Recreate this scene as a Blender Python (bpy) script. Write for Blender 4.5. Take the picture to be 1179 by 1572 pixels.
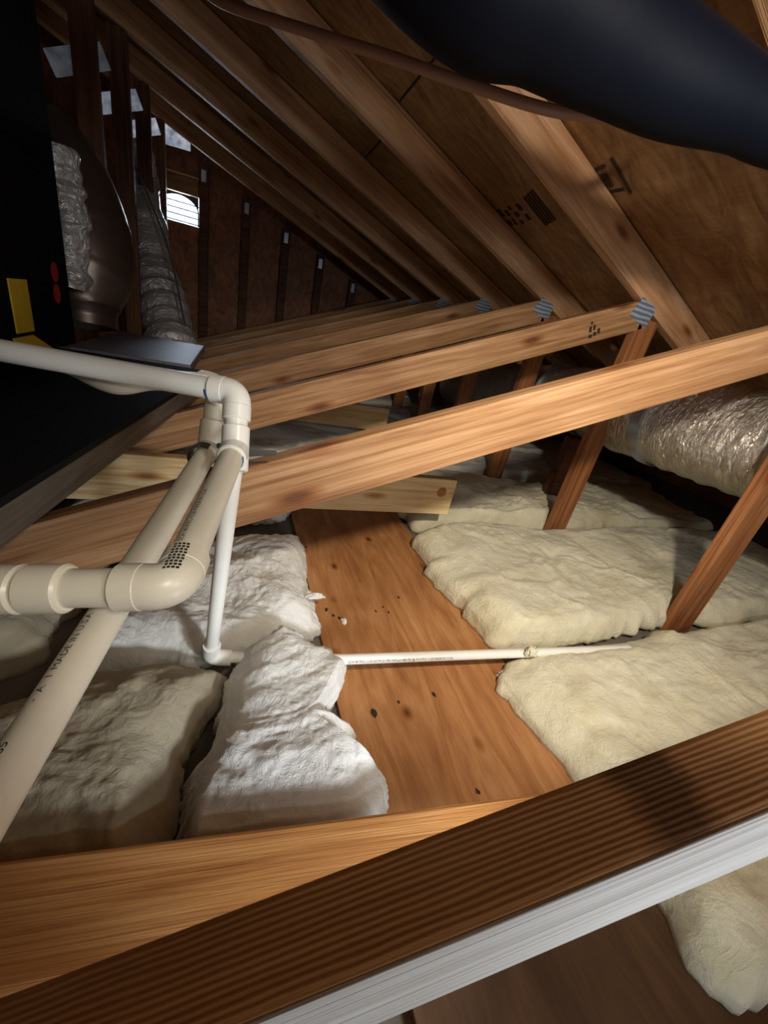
import bpy, bmesh, math, random
import numpy as np
from mathutils import Vector, Matrix, noise

# ------------------------------------------------------------------ camera
sc = bpy.context.scene
for o in list(bpy.data.objects):
    bpy.data.objects.remove(o, do_unlink=True)
COL = sc.collection
H = 0.80                                    # attic floor lies 0.80 below the lens
FPX, PX0, PY0 = 596.42, 589.5, 786.0


def cray(px, py):
    return Vector(((px - PX0) / FPX, (py - PY0) / FPX, 1.0))


_Y = cray(366, 456).normalized()
_Z = -cray(300, 2060).normalized()
_Z = (_Z - _Y * _Z.dot(_Y)).normalized()
_X = _Y.cross(_Z)
CW = Matrix((_X, _Y, _Z))                   # camera axes (right, down, forward) -> world


def ray(px, py):
    return CW @ cray(px, py)


def atY(px, py, y):
    r = ray(px, py)
    return r * (y / r.y)


def atX(px, py, x):
    r = ray(px, py)
    return r * (x / r.x)


def atZ(px, py, z):
    r = ray(px, py)
    return r * (z / r.z)


def atD(px, py, d):                          # depth along the lens axis
    return ray(px, py) * d


cam_d = bpy.data.cameras.new('camera')
cam = bpy.data.objects.new('camera', cam_d)
COL.objects.link(cam)
cam_d.sensor_fit = 'HORIZONTAL'
cam_d.sensor_width = 36
cam_d.lens = FPX / 1179 * 36
cam_d.clip_start = 0.02
m3 = Matrix((CW @ Vector((1, 0, 0)), CW @ Vector((0, -1, 0)), CW @ Vector((0, 0, -1)))).transposed()
cam.matrix_world = Matrix.Translation((0, 0, H)) @ m3.to_4x4()
sc.camera = cam

# ------------------------------------------------------------------ light
sc.view_settings.view_transform = 'Standard'
sc.view_settings.look = 'None'
sc.view_settings.exposure = 0.0
sc.view_settings.gamma = 1.0
sc.view_settings.use_curve_mapping = False
w = bpy.data.worlds.new('World')
sc.world = w
w.use_nodes = True
w.node_tree.nodes['Background'].inputs['Color'].default_value = (0.55, 0.75, 1.0, 1)
w.node_tree.nodes['Background'].inputs['Strength'].default_value = 3.0


def lamp(name, kind, loc, energy, color, size=0.1, target=None, **kw):
    l = bpy.data.lights.new(name, kind)
    l.energy = energy
    l.color = color
    if kind == 'AREA':
        l.size = size
        if 'size_y' in kw:
            l.shape = 'RECTANGLE'
            l.size_y = kw['size_y']
    else:
        l.shadow_soft_size = size
    if kind == 'SPOT':
        l.spot_size = kw.get('spot', 2.2)
        l.spot_blend = kw.get('blend', 1.0)
    o = bpy.data.objects.new(name, l)
    COL.objects.link(o)
    o.location = (loc[0], loc[1], loc[2] + H)
    if target is not None:
        d = Vector(target) - Vector(loc)
        o.rotation_euler = d.to_track_quat('-Z', 'Y').to_euler()
    return o


# warm lamp held above the lens; its cone falls off towards the edges
lamp('flash_lamp', 'SPOT', (0.34, -0.12, 0.45), 86, (1.0, 0.89, 0.74), 0.04, (1.08, 1.22, -0.44), spot=1.78, blend=1.0)
# small torch beside the lens, lighting the pipes close to it
lamp('torch', 'SPOT', (0.03, -0.05, 0.06), 4.6, (1.0, 0.94, 0.82), 0.02, (-0.09, 0.50, -0.19), spot=1.25, blend=1.0)
# cool daylight from the open hatch below and behind the lens
lamp('hatch_daylight', 'AREA', (0.46, -0.34, -0.56), 3.4, (0.80, 0.90, 1.0), 0.22, (0.38, 0.06, -0.24))
lamp('batt_fill', 'SPOT', (0.55, -0.36, -0.31), 40, (0.84, 0.91, 1.0), 0.06, (0.10, 0.47, -0.70), spot=0.80, blend=0.9)  # unseen spot added to brighten the torn white batt
lamp('rafter_fill', 'AREA', (0.85, -0.80, 0.30), 15, (0.84, 0.91, 1.0), 0.35, (0.92, 0.2, 1.05))  # unseen area light added above the lens to lift the rafters
# daylight at the gable vent
lamp('vent_daylight', 'AREA', (-0.56, 5.35, 0.66), 40, (0.72, 0.85, 1.0), 0.55, (-0.5, 3.0, 0.3))

# ------------------------------------------------------------------ materials


def rgb(r, g, b):
    f = lambda v: ((v / 255) / 12.92) if v / 255 <= 0.04045 else ((v / 255 + 0.055) / 1.055) ** 2.4
    return (f(r), f(g), f(b), 1)


class NT:
    def __init__(s, name):
        s.m = bpy.data.materials.new(name)
        s.m.use_nodes = True
        s.t = s.m.node_tree
        s.b = s.t.nodes['Principled BSDF']

    def n(s, typ, **kw):
        x = s.t.nodes.new(typ)
        for k, v in kw.items():
            if k in x.inputs:
                x.inputs[k].default_value = v
            else:
                setattr(x, k, v)
        return x

    def l(s, a, b):
        s.t.links.new(a, b)

    def coords(s, scale=(1, 1, 1), rnd=True):
        tc = s.n('ShaderNodeTexCoord')
        out = tc.outputs['Object']
        if rnd:
            oi = s.n('ShaderNodeObjectInfo')
            mu = s.n('ShaderNodeMath', operation='MULTIPLY')
            mu.inputs[1].default_value = 37.0
            s.l(oi.outputs['Random'], mu.inputs[0])
            ad = s.n('ShaderNodeVectorMath', operation='ADD')
            s.l(out, ad.inputs[0])
            s.l(mu.outputs[0], ad.inputs[1])
            out = ad.outputs[0]
        mp = s.n('ShaderNodeMapping')
        mp.inputs['Scale'].default_value = scale
        s.l(out, mp.inputs['Vector'])
        return mp.outputs[0]

    def noise(s, vec, scale, detail=5, rough=0.55, dist=0.0):
        x = s.n('ShaderNodeTexNoise')
        x.inputs['Scale'].default_value = scale
        x.inputs['Detail'].default_value = detail
        x.inputs['Roughness'].default_value = rough
        x.inputs['Distortion'].default_value = dist
        s.l(vec, x.inputs['Vector'])
        return x.outputs[0]

    def ramp(s, fac, stops):
        r = s.n('ShaderNodeValToRGB')
        e = r.color_ramp.elements
        while len(e) < len(stops):
            e.new(0.5)
        for i, (p, c) in enumerate(stops):
            e[i].position = p
            e[i].color = c
        s.l(fac, r.inputs[0])
        return r.outputs[0]

    def mix(s, a, b, fac, mode='MIX'):
        x = s.n('ShaderNodeMix', data_type='RGBA', blend_type=mode)
        for v, i in ((fac, 0), (a, 6), (b, 7)):
            if hasattr(v, 'links'):
                s.l(v, x.inputs[i])
            else:
                x.inputs[i].default_value = v
        return x.outputs[2]

    def bump(s, h, strength, dist=0.01, prev=None):
        x = s.n('ShaderNodeBump')
        x.inputs['Strength'].default_value = strength
        x.inputs['Distance'].default_value = dist
        s.l(h, x.inputs['Height'])
        if prev is not None:
            s.l(prev, x.inputs['Normal'])
        return x.outputs[0]

    def done(s, col=None, rough=0.6, metal=0.0, normal=None, spec=None):
        if col is not None:
            if hasattr(col, 'links'):
                s.l(col, s.b.inputs['Base Color'])
            else:
                s.b.inputs['Base Color'].default_value = col
        if hasattr(rough, 'links'):
            s.l(rough, s.b.inputs['Roughness'])
        else:
            s.b.inputs['Roughness'].default_value = rough
        s.b.inputs['Metallic'].default_value = metal
        if spec is not None:
            s.b.inputs['Specular IOR Level'].default_value = spec
        if normal is not None:
            s.l(normal, s.b.inputs['Normal'])
        return s.m


WHITE = (1, 1, 1, 1)
BLACK = (0, 0, 0, 1)


def timber(name, light, mid, dark, ridge=0.35, knots=True, rough=0.62, bumpy=0.5):
    s = NT(name)
    v = s.coords((0.9, 16, 16))
    a = s.noise(v, 1.6, 6, 0.6, 1.6)
    col = s.ramp(a, [(0.30, dark), (0.5, mid), (0.70, light)])
    v2 = s.coords((2.4, 135, 135))
    g = s.noise(v2, 1.0, 3, 0.6, 0.5)
    fine = s.ramp(g, [(0.40, (0.60, 0.49, 0.38, 1)), (0.58, WHITE)])
    col = s.mix(col, fine, ridge, 'MULTIPLY')
    blot = s.noise(s.coords((1.6, 3, 3)), 1.3, 3)
    col = s.mix(col, s.ramp(blot, [(0.35, (0.62, 0.52, 0.44, 1)), (0.65, WHITE)]), 0.6, 'MULTIPLY')
    h = g
    if knots:
        vo = s.n('ShaderNodeTexVoronoi', feature='F1')
        vo.inputs['Scale'].default_value = 1.0
        vo.inputs['Randomness'].default_value = 1.0
        s.l(s.coords((3.1, 9.5, 9.5)), vo.inputs['Vector'])
        k = s.ramp(vo.outputs['Distance'], [(0.06, (0.25, 0.13, 0.08, 1)), (0.12, (0.70, 0.48, 0.34, 1)), (0.20, WHITE)])
        col = s.mix(col, k, 0.85, 'MULTIPLY')
    nb = s.bump(h, bumpy, 0.004)
    return s.done(col, rough, 0, nb, 0.3)


M = {}
M['fir'] = timber('fir_timber', rgb(196, 158, 120), rgb(176, 136, 95), rgb(142, 99, 64), 0.6)
M['fir_rafter'] = timber('fir_rafter_timber', rgb(222, 180, 140), rgb(204, 158, 116), rgb(170, 120, 82), 0.2)
M['old_fir'] = timber('red_fir_timber', rgb(190, 132, 86), rgb(164, 108, 66), rgb(126, 78, 46))
M['pine'] = timber('pale_pine_timber', rgb(240, 222, 178), rgb(228, 200, 150), rgb(200, 160, 104), 0.25)
M['orange_board'] = timber('orange_board_timber', rgb(226, 168, 104), rgb(210, 148, 84), rgb(176, 114, 60), 0.2)
M['whitish'] = timber('lit_side_timber', rgb(224, 222, 216), rgb(208, 206, 200), rgb(180, 176, 168), 0.3, False, 0.75, 0.9)  # pale tone stands in for strong light on the closest web's side


def ridged():
    s = NT('ridged_brown_timber')
    wv = s.n('ShaderNodeTexWave', wave_type='BANDS', bands_direction='Y')
    wv.inputs['Scale'].default_value = 105
    wv.inputs['Distortion'].default_value = 3.5
    wv.inputs['Detail'].default_value = 3
    wv.inputs['Detail Scale'].default_value = 0.6
    s.l(s.coords((0.22, 1, 1), False), wv.inputs['Vector'])
    a = s.noise(s.coords((1.4, 12, 12)), 1.5, 5, 0.6, 1.2)
    col = s.ramp(a, [(0.3, rgb(160, 112, 66)), (0.5, rgb(186, 134, 82)), (0.7, rgb(204, 154, 98))])
    col = s.mix(col, s.ramp(wv.outputs['Color'], [(0.1, (0.62, 0.52, 0.42, 1)), (0.6, WHITE)]), 0.45, 'MULTIPLY')
    # a shadow painted as a dark band right across the board
    sp = s.n('ShaderNodeSeparateXYZ')
    tc = s.n('ShaderNodeTexCoord')
    s.l(tc.outputs['Object'], sp.inputs[0])
    nz = s.noise(tc.outputs['Object'], 30, 3)
    ad = s.n('ShaderNodeMath', operation='MULTIPLY_ADD')
    ad.inputs[1].default_value = 0.03
    s.l(nz, ad.inputs[0])
    s.l(sp.outputs[0], ad.inputs[2])
    x0 = SHADE
    st = s.ramp(ad.outputs[0], [(0.0, WHITE), (0.1, WHITE), (0.2, (0.25, 0.22, 0.2, 1)), (0.3, (0.25, 0.22, 0.2, 1)), (0.36, WHITE)])
    mr = s.n('ShaderNodeMapRange')
    mr.inputs['From Min'].default_value = x0 - 0.05
    mr.inputs['From Max'].default_value = x0 + 0.15
    s.l(ad.outputs[0], mr.inputs['Value'])
    for l in list(s.t.links):
        if l.to_node.type == 'VALTORGB' and l.from_node == ad:
            s.t.links.remove(l)
    rn = [n for n in s.t.nodes if n.type == 'VALTORGB'][-1]
    s.l(mr.outputs[0], rn.inputs[0])
    col = s.mix(col, st, 0.85, 'MULTIPLY')
    return s.done(col, 0.6, 0, s.bump(wv.outputs['Color'], 0.28, 0.002), 0.3)


SHADE = -0.328
M['ridged'] = ridged()
M['grey_board'] = timber('grey_board_timber', rgb(110, 101, 90), rgb(94, 86, 76), rgb(74, 66, 58), 0.2, False)
M['stud'] = timber('dark_stud_timber', rgb(128, 84, 56), rgb(104, 66, 42), rgb(76, 46, 30), 0.2, False)


def ply(name, c1, c2, c3, blot_amt, sc_=(7, 1.1, 7), knots=True):
    s = NT(name)
    v = s.coords(sc_, False)
    a = s.noise(v, 1.7, 6, 0.62, 2.2)
    col = s.ramp(a, [(0.3, c3), (0.5, c2), (0.7, c1)])
    b = s.noise(s.coords((2.2, 1.6, 2.2), False), 1.5, 4)
    col = s.mix(col, s.ramp(b, [(0.36, (0.52, 0.42, 0.34, 1)), (0.62, WHITE)]), blot_amt, 'MULTIPLY')
    f = s.noise(s.coords((120, 9, 120), False), 1.0, 2)
    col = s.mix(col, s.ramp(f, [(0.3, (0.75, 0.68, 0.6, 1)), (0.6, WHITE)]), 0.5, 'MULTIPLY')
    if knots:
        vo = s.n('ShaderNodeTexVoronoi', feature='F1')
        vo.inputs['Scale'].default_value = 1.0
        s.l(s.coords((9.5, 6.0, 9.5), False), vo.inputs['Vector'])
        k = s.ramp(vo.outputs['Distance'], [(0.05, (0.14, 0.07, 0.04, 1)), (0.10, (0.62, 0.44, 0.32, 1)), (0.17, WHITE)])
        col = s.mix(col, k, 0.9, 'MULTIPLY')
    return s.done(col, 0.55, 0, s.bump(f, 0.15, 0.003), 0.35)


M['ply'] = ply('orange_plywood', rgb(206, 154, 104), rgb(188, 132, 82), rgb(158, 104, 62), 0.45)
M['ply_shaded'] = ply('shaded_plywood', rgb(112, 84, 58), rgb(98, 72, 48), rgb(80, 58, 40), 0.3, knots=False)  # plywood tone darkened for the shade under the closest web
M['sheath'] = ply('roof_sheathing', rgb(190, 152, 108), rgb(166, 126, 84), rgb(130, 92, 58), 0.7, (2.0, 7.5, 2.0), False)
M['gable'] = ply('gable_sheathing', rgb(188, 126, 84), rgb(160, 102, 64), rgb(120, 74, 46), 0.6, (6, 6, 3.5), False)


def wool(name, c1, c2):
    s = NT(name)
    v = s.coords((1, 1, 1))
    a = s.noise(v, 7, 6, 0.6, 0.6)
    col = s.ramp(a, [(0.3, c2), (0.62, c1)])
    b = s.noise(v, 26, 8, 0.68, 1.4)
    c = s.noise(v, 140, 4, 0.7, 0.8)
    nb = s.bump(b, 0.55, 0.02)
    nb = s.bump(c, 0.35, 0.004, nb)
    s.b.inputs['Sheen Weight'].default_value = 0.25
    s.b.inputs['Sheen Roughness'].default_value = 0.6
    return s.done(col, 0.95, 0, nb, 0.1)


M['wool_cream'] = wool('cream_glass_wool', rgb(236, 230, 200), rgb(218, 208, 170))
M['wool_white'] = wool('white_glass_wool', rgb(240, 238, 230), rgb(222, 218, 206))
M['wool_shaded'] = wool('shaded_glass_wool', rgb(192, 180, 150), rgb(166, 152, 122))  # wool colour darkened for the batts lying in shade


def plain(name, c, rough=0.5, metal=0.0, bump=None, spec=None):
    s = NT(name)
    n = None
    v = s.coords((1, 1, 1))
    a = s.noise(v, 14, 4)
    col = s.mix(c, s.ramp(a, [(0.3, (0.86, 0.86, 0.86, 1)), (0.65, WHITE)]), 0.6, 'MULTIPLY')
    if bump:
        n = s.bump(s.noise(v, bump[0], 5, 0.6, 0.5), bump[1], bump[2])
    return s.done(col, rough, metal, n, spec)


M['pvc'] = plain('white_pvc', rgb(242, 240, 230), 0.3, 0, (30, 0.05, 0.002))
M['pvc_dull'] = plain('ivory_pvc', rgb(234, 226, 204), 0.34, 0, (30, 0.05, 0.002))
M['blue'] = plain('blue_primer', rgb(40, 80, 190), 0.4)
M['ink'] = plain('black_ink', rgb(38, 34, 30), 0.7)
M['ink_brown'] = plain('brown_ink', rgb(52, 32, 18), 0.8)
M['black'] = plain('black_sheet_metal', rgb(14, 13, 13), 0.8, 0, None, 0.1)
M['pan_black'] = plain('black_plastic', rgb(20, 19, 18), 0.8, 0, None, 0.1)
M['navy'] = plain('navy_black_jacket', rgb(4, 8, 19), 0.6, 0, (20, 0.08, 0.01), 0.12)
M['cable'] = plain('brown_cable_sheath', rgb(150, 108, 86), 0.5)
M['yellow'] = plain('yellow_tape', rgb(210, 170, 40), 0.6)
M['red'] = plain('red_sticker', rgb(170, 30, 26), 0.5)
M['galv'] = plain('galvanised_steel', rgb(176, 180, 190), 0.34, 0.85, (18, 0.12, 0.004))
M['strap'] = plain('grey_strap_steel', rgb(112, 110, 106), 0.55, 0.5)
M['sheet'] = plain('dull_sheet_metal', rgb(140, 132, 136), 0.5, 0.75, (40, 0.4, 0.006))
M['duct_brown'] = plain('dull_round_duct_metal', rgb(120, 104, 94), 0.38, 0.8, (6, 0.2, 0.01))
M['white_metal'] = plain('dark_louver_metal', rgb(40, 48, 60), 0.5)
M['drywall'] = plain('grey_drywall', rgb(120, 112, 100), 0.9)
M['baffle'] = plain('white_foam', rgb(235, 238, 240), 0.7)


def plate_mat():
    s = NT('nail_plate_steel')
    v = s.coords((1, 1, 1), False)
    wv = s.n('ShaderNodeTexWave', wave_type='BANDS', bands_direction='Z')
    wv.inputs['Scale'].default_value = 18
    wv.inputs['Distortion'].default_value = 2.5
    wv.inputs['Detail'].default_value = 2
    s.l(v, wv.inputs['Vector'])
    col = s.ramp(wv.outputs['Color'], [(0.2, rgb(112, 122, 138)), (0.8, rgb(176, 186, 200))])
    return s.done(col, 0.55, 0.35, s.bump(wv.outputs['Color'], 0.6, 0.004))


M['plate'] = plate_mat()


def foil(name, c, rough, metal):
    s = NT(name)
    v = s.coords((1, 1, 1))
    a = s.noise(s.coords((11, 48, 16)), 1.0, 5, 0.65, 1.2)
    vo = s.n('ShaderNodeTexVoronoi', feature='F1')
    vo.inputs['Scale'].default_value = 1.0
    s.l(s.coords((45, 110, 60)), vo.inputs['Vector'])
    nb = s.bump(a, 0.8, 0.02)
    nb = s.bump(vo.outputs['Distance'], 0.35, 0.006, nb)
    return s.done(c, rough, metal, nb)


M['foil'] = foil('crumpled_silver_foil', rgb(214, 210, 204), 0.32, 0.6)
M['foil_shiny'] = foil('shiny_silver_foil', rgb(206, 198, 186), 0.24, 0.93)

# ------------------------------------------------------------------ mesh helpers


def link(name, me, mat, parent=None):
    o = bpy.data.objects.new(name, me)
    COL.objects.link(o)
    if mat is not None:
        me.materials.append(mat)
    if parent is not None:
        o.parent = parent
    return o


def tag(o, label, cat, group=None, kind=None):
    if label:
        o['label'] = label
    if cat:
        o['category'] = cat
    if group:
        o['group'] = group
    if kind:
        o['kind'] = kind
    return o


def struct(o):
    o['kind'] = 'structure'
    return o


def thing(name, label, cat, loc=(0, 0, 0), group=None, rotz=0.0):
    o = bpy.data.objects.new(name, None)
    o.empty_display_size = 0.1
    COL.objects.link(o)
    o.location = (loc[0], loc[1], loc[2] + H)
    o.rotation_euler = (0, 0, rotz)
    return tag(o, label, cat, group)


def bm_mesh(bm, smooth=False):
    me = bpy.data.meshes.new('m')
    bm.normal_update()
    bm.to_mesh(me)
    bm.free()
    if smooth:
        for p in me.polygons:
            p.use_smooth = True
    return me


def box_bm(bm, lo, hi, bevel=0.0):
    r = bmesh.ops.create_cube(bm, size=1)
    vs = r['verts']
    for v in vs:
        v.co = Vector([lo[i] + (v.co[i] + 0.5) * (hi[i] - lo[i]) for i in range(3)])
    if bevel:
        es = list({e for v in vs for e in v.link_edges})
        bmesh.ops.bevel(bm, geom=es, offset=bevel, segments=2, affect='EDGES', profile=0.5)


def box(name, lo, hi, mat, parent=None, bevel=0.004, world=True):
    """box with its own origin at the centre; lo/hi in scene coordinates (lens at z=0) or local to parent"""
    c = (Vector(lo) + Vector(hi)) / 2
    bm = bmesh.new()
    box_bm(bm, Vector(lo) - c, Vector(hi) - c, bevel)
    o = link(name, bm_mesh(bm), mat, parent)
    o.location = c + Vector((0, 0, H if (world and parent is None) else 0))
    return o


def frame_of(x, yref):
    x = x.normalized()
    y = (yref - x * yref.dot(x)).normalized()
    return Matrix((x, y, x.cross(y))).transposed()


def member(name, p0, p1, w, h, mat, parent=None, yref=(0, 1, 0), bevel=0.003, wobble=0.0, cut0=0.0, cut1=0.0):
    """timber from p0 to p1 (centre line); w along yref, h across. cut0/cut1 shift the top edge ends."""
    p0, p1 = Vector(p0), Vector(p1)
    L = (p1 - p0).length
    bm = bmesh.new()
    box_bm(bm, (-L / 2, -w / 2, -h / 2), (L / 2, w / 2, h / 2), 0)
    for v in bm.verts:
        if v.co.z > 0:
            v.co.x += cut0 if v.co.x < 0 else cut1
    n = max(2, int(L / 0.15))
    bmesh.ops.bisect_plane
    if bevel:
        bmesh.ops.bevel(bm, geom=list(bm.edges), offset=bevel, segments=2, affect='EDGES', profile=0.5)
    o = link(name, bm_mesh(bm), mat, parent)
    o.rotation_euler = frame_of(p1 - p0, Vector(yref)).to_euler()
    o.location = (p0 + p1) / 2 + (Vector((0, 0, 0)) if parent is not None else Vector((0, 0, H)))
    return o


def round_path(pts, rad, seg=8):
    pts = [Vector(p) for p in pts]
    out = [pts[0]]
    for i in range(1, len(pts) - 1):
        a, b, c = pts[i - 1], pts[i], pts[i + 1]
        d0, d1 = (a - b), (c - b)
        r = min(rad, d0.length * 0.49, d1.length * 0.49)
        s, e = b + d0.normalized() * r, b + d1.normalized() * r
        for k in range(seg + 1):
            t = k / seg
            out.append(s * (1 - t) ** 2 + b * 2 * t * (1 - t) + e * t * t)
    out.append(pts[-1])
    return out


def spline(pts, n=10):
    P = [Vector(p) for p in pts]
    P = [P[0] * 2 - P[1]] + P + [P[-1] * 2 - P[-2]]
    out = []
    for i in range(1, len(P) - 2):
        for k in range(n):
            t = k / n
            a, b, c, d = P[i - 1], P[i], P[i + 1], P[i + 2]
            out.append(0.5 * ((2 * b) + (c - a) * t + (2 * a - 5 * b + 4 * c - d) * t * t + (3 * b - a - 3 * c + d) * t ** 3))
    out.append(P[-2].copy())
    return out


def tube_bm(bm, path, rad, seg=24, cap=True, disp=None):
    """rad: number or list or function of i; disp(i,k,n): extra radius"""
    rings = []
    up = Vector((0.13, 0.21, 0.97))
    N = len(path)
    prev = None
    for i, p in enumerate(path):
        t = (path[min(i + 1, N - 1)] - path[max(i - 1, 0)]).normalized()
        if prev is None:
            u = (up - t * up.dot(t)).normalized()
        else:
            u = (prev - t * prev.dot(t)).normalized()
        prev = u
        v = t.cross(u)
        r = rad if isinstance(rad, (int, float)) else rad[i]
        ring = []
        for k in range(seg):
            a = 2 * math.pi * k / seg
            rr = r + (disp(i, k, p) if disp else 0)
            ring.append(bm.verts.new(p + (u * math.cos(a) + v * math.sin(a)) * rr))
        rings.append(ring)
    for i in range(N - 1):
        for k in range(seg):
            bm.faces.new((rings[i][k], rings[i][(k + 1) % seg], rings[i + 1][(k + 1) % seg], rings[i + 1][k]))
    if cap:
        bm.faces.new(rings[0][::-1])
        bm.faces.new(rings[-1])
    return rings


def tube(name, path, rad, mat, parent=None, seg=24, origin=None, disp=None, cap=True):
    path = [Vector(p) for p in path]
    c = Vector(origin) if origin is not None else sum(path, Vector()) / len(path)
    if parent is not None:
        c = Vector(parent.location) - Vector((0, 0, H))
    bm = bmesh.new()
    tube_bm(bm, [p - c for p in path], rad, seg, cap, disp)
    bmesh.ops.recalc_face_normals(bm, faces=bm.faces)
    me = bm_mesh(bm, True)
    o = link(name, me, mat, parent)
    if parent is None:
        o.location = c + Vector((0, 0, H))
    me.set_sharp_from_angle(angle=0.6)
    return o


def collar(name, p, d, r, length, mat, parent, lip=0.0):
    """a socket: short wider tube with a rounded rim"""
    d = Vector(d).normalized()
    p = Vector(p)
    e = min(0.0025, length * 0.2)
    path = [p, p + d * e, p + d * (length - e), p + d * length]
    return tube(name, path, [r - e * 0.8, r, r, r - e * 0.8], mat, parent, 28)


# numpy value noise for the glass wool
_rng = np.random.RandomState(4)
_LAT = _rng.rand(128, 128)


def vnoise(x, y):
    xi, yi = np.floor(x).astype(int), np.floor(y).astype(int)
    fx, fy = x - xi, y - yi
    fx, fy = fx * fx * (3 - 2 * fx), fy * fy * (3 - 2 * fy)
    g = lambda a, b: _LAT[a % 128, b % 128]
    return (g(xi, yi) * (1 - fx) + g(xi + 1, yi) * fx) * (1 - fy) + (g(xi, yi + 1) * (1 - fx) + g(xi + 1, yi + 1) * fx) * fy


def fbm(x, y, o=5, gain=0.5):
    s, a, t = 0, 1, 0
    for k in range(o):
        s = s + a * (vnoise(x * 2 ** k + 17.3 * k, y * 2 ** k + 5.1 * k) - 0.5)
        t += a
        a *= gain
    return s / t * 2


def batt(name, poly, zb, zt, mat, label, seed=0, amp=0.03, torn=0.02, puff=0.11, tilt=(0, 0), nr=110, na=300, group=None, freq=4.0, slump=None, smooth=3):
    """glass wool batt: outline polygon (x, y), resting at zb, top about zt, rounded torn rim and lumpy top"""
    P = np.array([(p[0], p[1]) for p in poly], float)
    c = P.mean(0)
    # outline sampled evenly
    Q = np.vstack([P, P[:1]])
    seg = np.hypot(*(Q[1:] - Q[:-1]).T)
    s = np.concatenate([[0], np.cumsum(seg)])
    t = np.linspace(0, s[-1], na, endpoint=False)
    ox, oy = np.interp(t, s, Q[:, 0]), np.interp(t, s, Q[:, 1])
    # soften corners a little
    for _ in range(smooth):
        ox = (np.roll(ox, 1) + 2 * ox + np.roll(ox, -1)) / 4
        oy = (np.roll(oy, 1) + 2 * oy + np.roll(oy, -1)) / 4
    dx, dy = ox - c[0], oy - c[1]
    dl = np.hypot(dx, dy)
    wob = fbm(ox * 9 + seed * 7.7, oy * 9 + seed, 5, 0.6) * torn * 2.2 + fbm(ox * 45 + seed, oy * 45, 3, 0.7) * torn * 0.9
    ex, ey = dx / dl * wob, dy / dl * wob
    # rings: dense at the rim
    u = np.linspace(0, 1, nr)
    R = 1 - (1 - u) ** 1.25
    X = c[0] + np.outer(R, ox - c[0]) + np.outer(R ** 10, ex)
    Y = c[1] + np.outer(R, oy - c[1]) + np.outer(R ** 10, ey)
    edge = np.outer(1 - R, dl)
    prof = np.clip(edge / (puff * (1 + 0.7 * fbm(X * 5 + seed, Y * 5 + 13, 3))), 0, 1)
    prof = np.sqrt(1 - (1 - prof) ** 2)
    wx = 0.5 * fbm(X * 3 + seed, Y * 3 + 31, 3)
    wy = 0.5 * fbm(X * 3 + 71, Y * 3 + seed, 3)
    nz = fbm(X * freq + wx * 2 + seed * 3.1, Y * freq + wy * 2 + seed * 1.7, 5, 0.55)
    rid = 1 - np.abs(fbm(X * freq * 0.8 + 40 + seed, Y * freq * 1.5 + seed, 4, 0.55)) * 2.2
    fine = fbm(X * 34 + seed, Y * 34, 3, 0.6)
    top = zt + tilt[0] * (X - c[0]) + tilt[1] * (Y - c[1]) + amp * nz * 1.1 + amp * 0.2 * (rid - 0.6) + fine * 0.004
    if slump is not None:
        top = top + slump(X, Y)
    Z = zb + np.maximum(top - zb, 0.012) * (0.12 + 0.88 * prof)
    side = 0.012 * fbm(X * 30 + 9, Z * 40 + seed, 3) * (1 - prof)
    X = X + side
    verts = [(c[0], c[1], float(Z[0].mean()))]
    for i in range(1, nr):
        verts += list(zip(X[i], Y[i], Z[i]))
    verts += list(zip(X[-1], Y[-1], np.full(na, zb)))
    faces = [(0, 1 + k, 1 + (k + 1) % na) for k in range(na)]
    for i in range(nr - 1):
        a, b = 1 + i * na, 1 + (i + 1) * na
        faces += [(a + k, b + k, b + (k + 1) % na, a + (k + 1) % na) for k in range(na)]
    faces.append(tuple(1 + (nr - 1) * na + k for k in range(na))[::-1])
    me = bpy.data.meshes.new('m')
    org = Vector((c[0], c[1], zb))
    me.from_pydata([Vector(v) - org for v in verts], [], faces)
    me.polygons.foreach_set('use_smooth', [True] * len(me.polygons))
    o = link(name, me, mat)
    o.location = org + Vector((0, 0, H))
    return tag(o, label, 'insulation', group)


# ------------------------------------------------------------------ the shell
RZ0, RSL = 0.865, 0.375                     # underside of the rafters: z = RZ0 - RSL * x
SH = 0.132                                  # rafter depth, measured upright
YG = 5.02                                   # gable wall
XR = -1.8                                   # ridge
ZR = RZ0 + SH - RSL * XR


def quadslab(name, pts, thick, mat):
    pts = [Vector(p) for p in pts]
    c = sum(pts, Vector()) / 4
    n = (pts[1] - pts[0]).cross(pts[3] - pts[0]).normalized()
    bm = bmesh.new()
    a = [bm.verts.new(p - c) for p in pts]
    b = [bm.verts.new(p - c + n * thick) for p in pts]
    bm.faces.new(a[::-1])
    bm.faces.new(b)
    for i in range(4):
        bm.faces.new((a[i], a[(i + 1) % 4], b[(i + 1) % 4], b[i]))
    bmesh.ops.recalc_face_normals(bm, faces=bm.faces)
    o = link(name, bm_mesh(bm), mat)
    o.location = c + Vector((0, 0, H))
    return struct(o)


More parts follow.
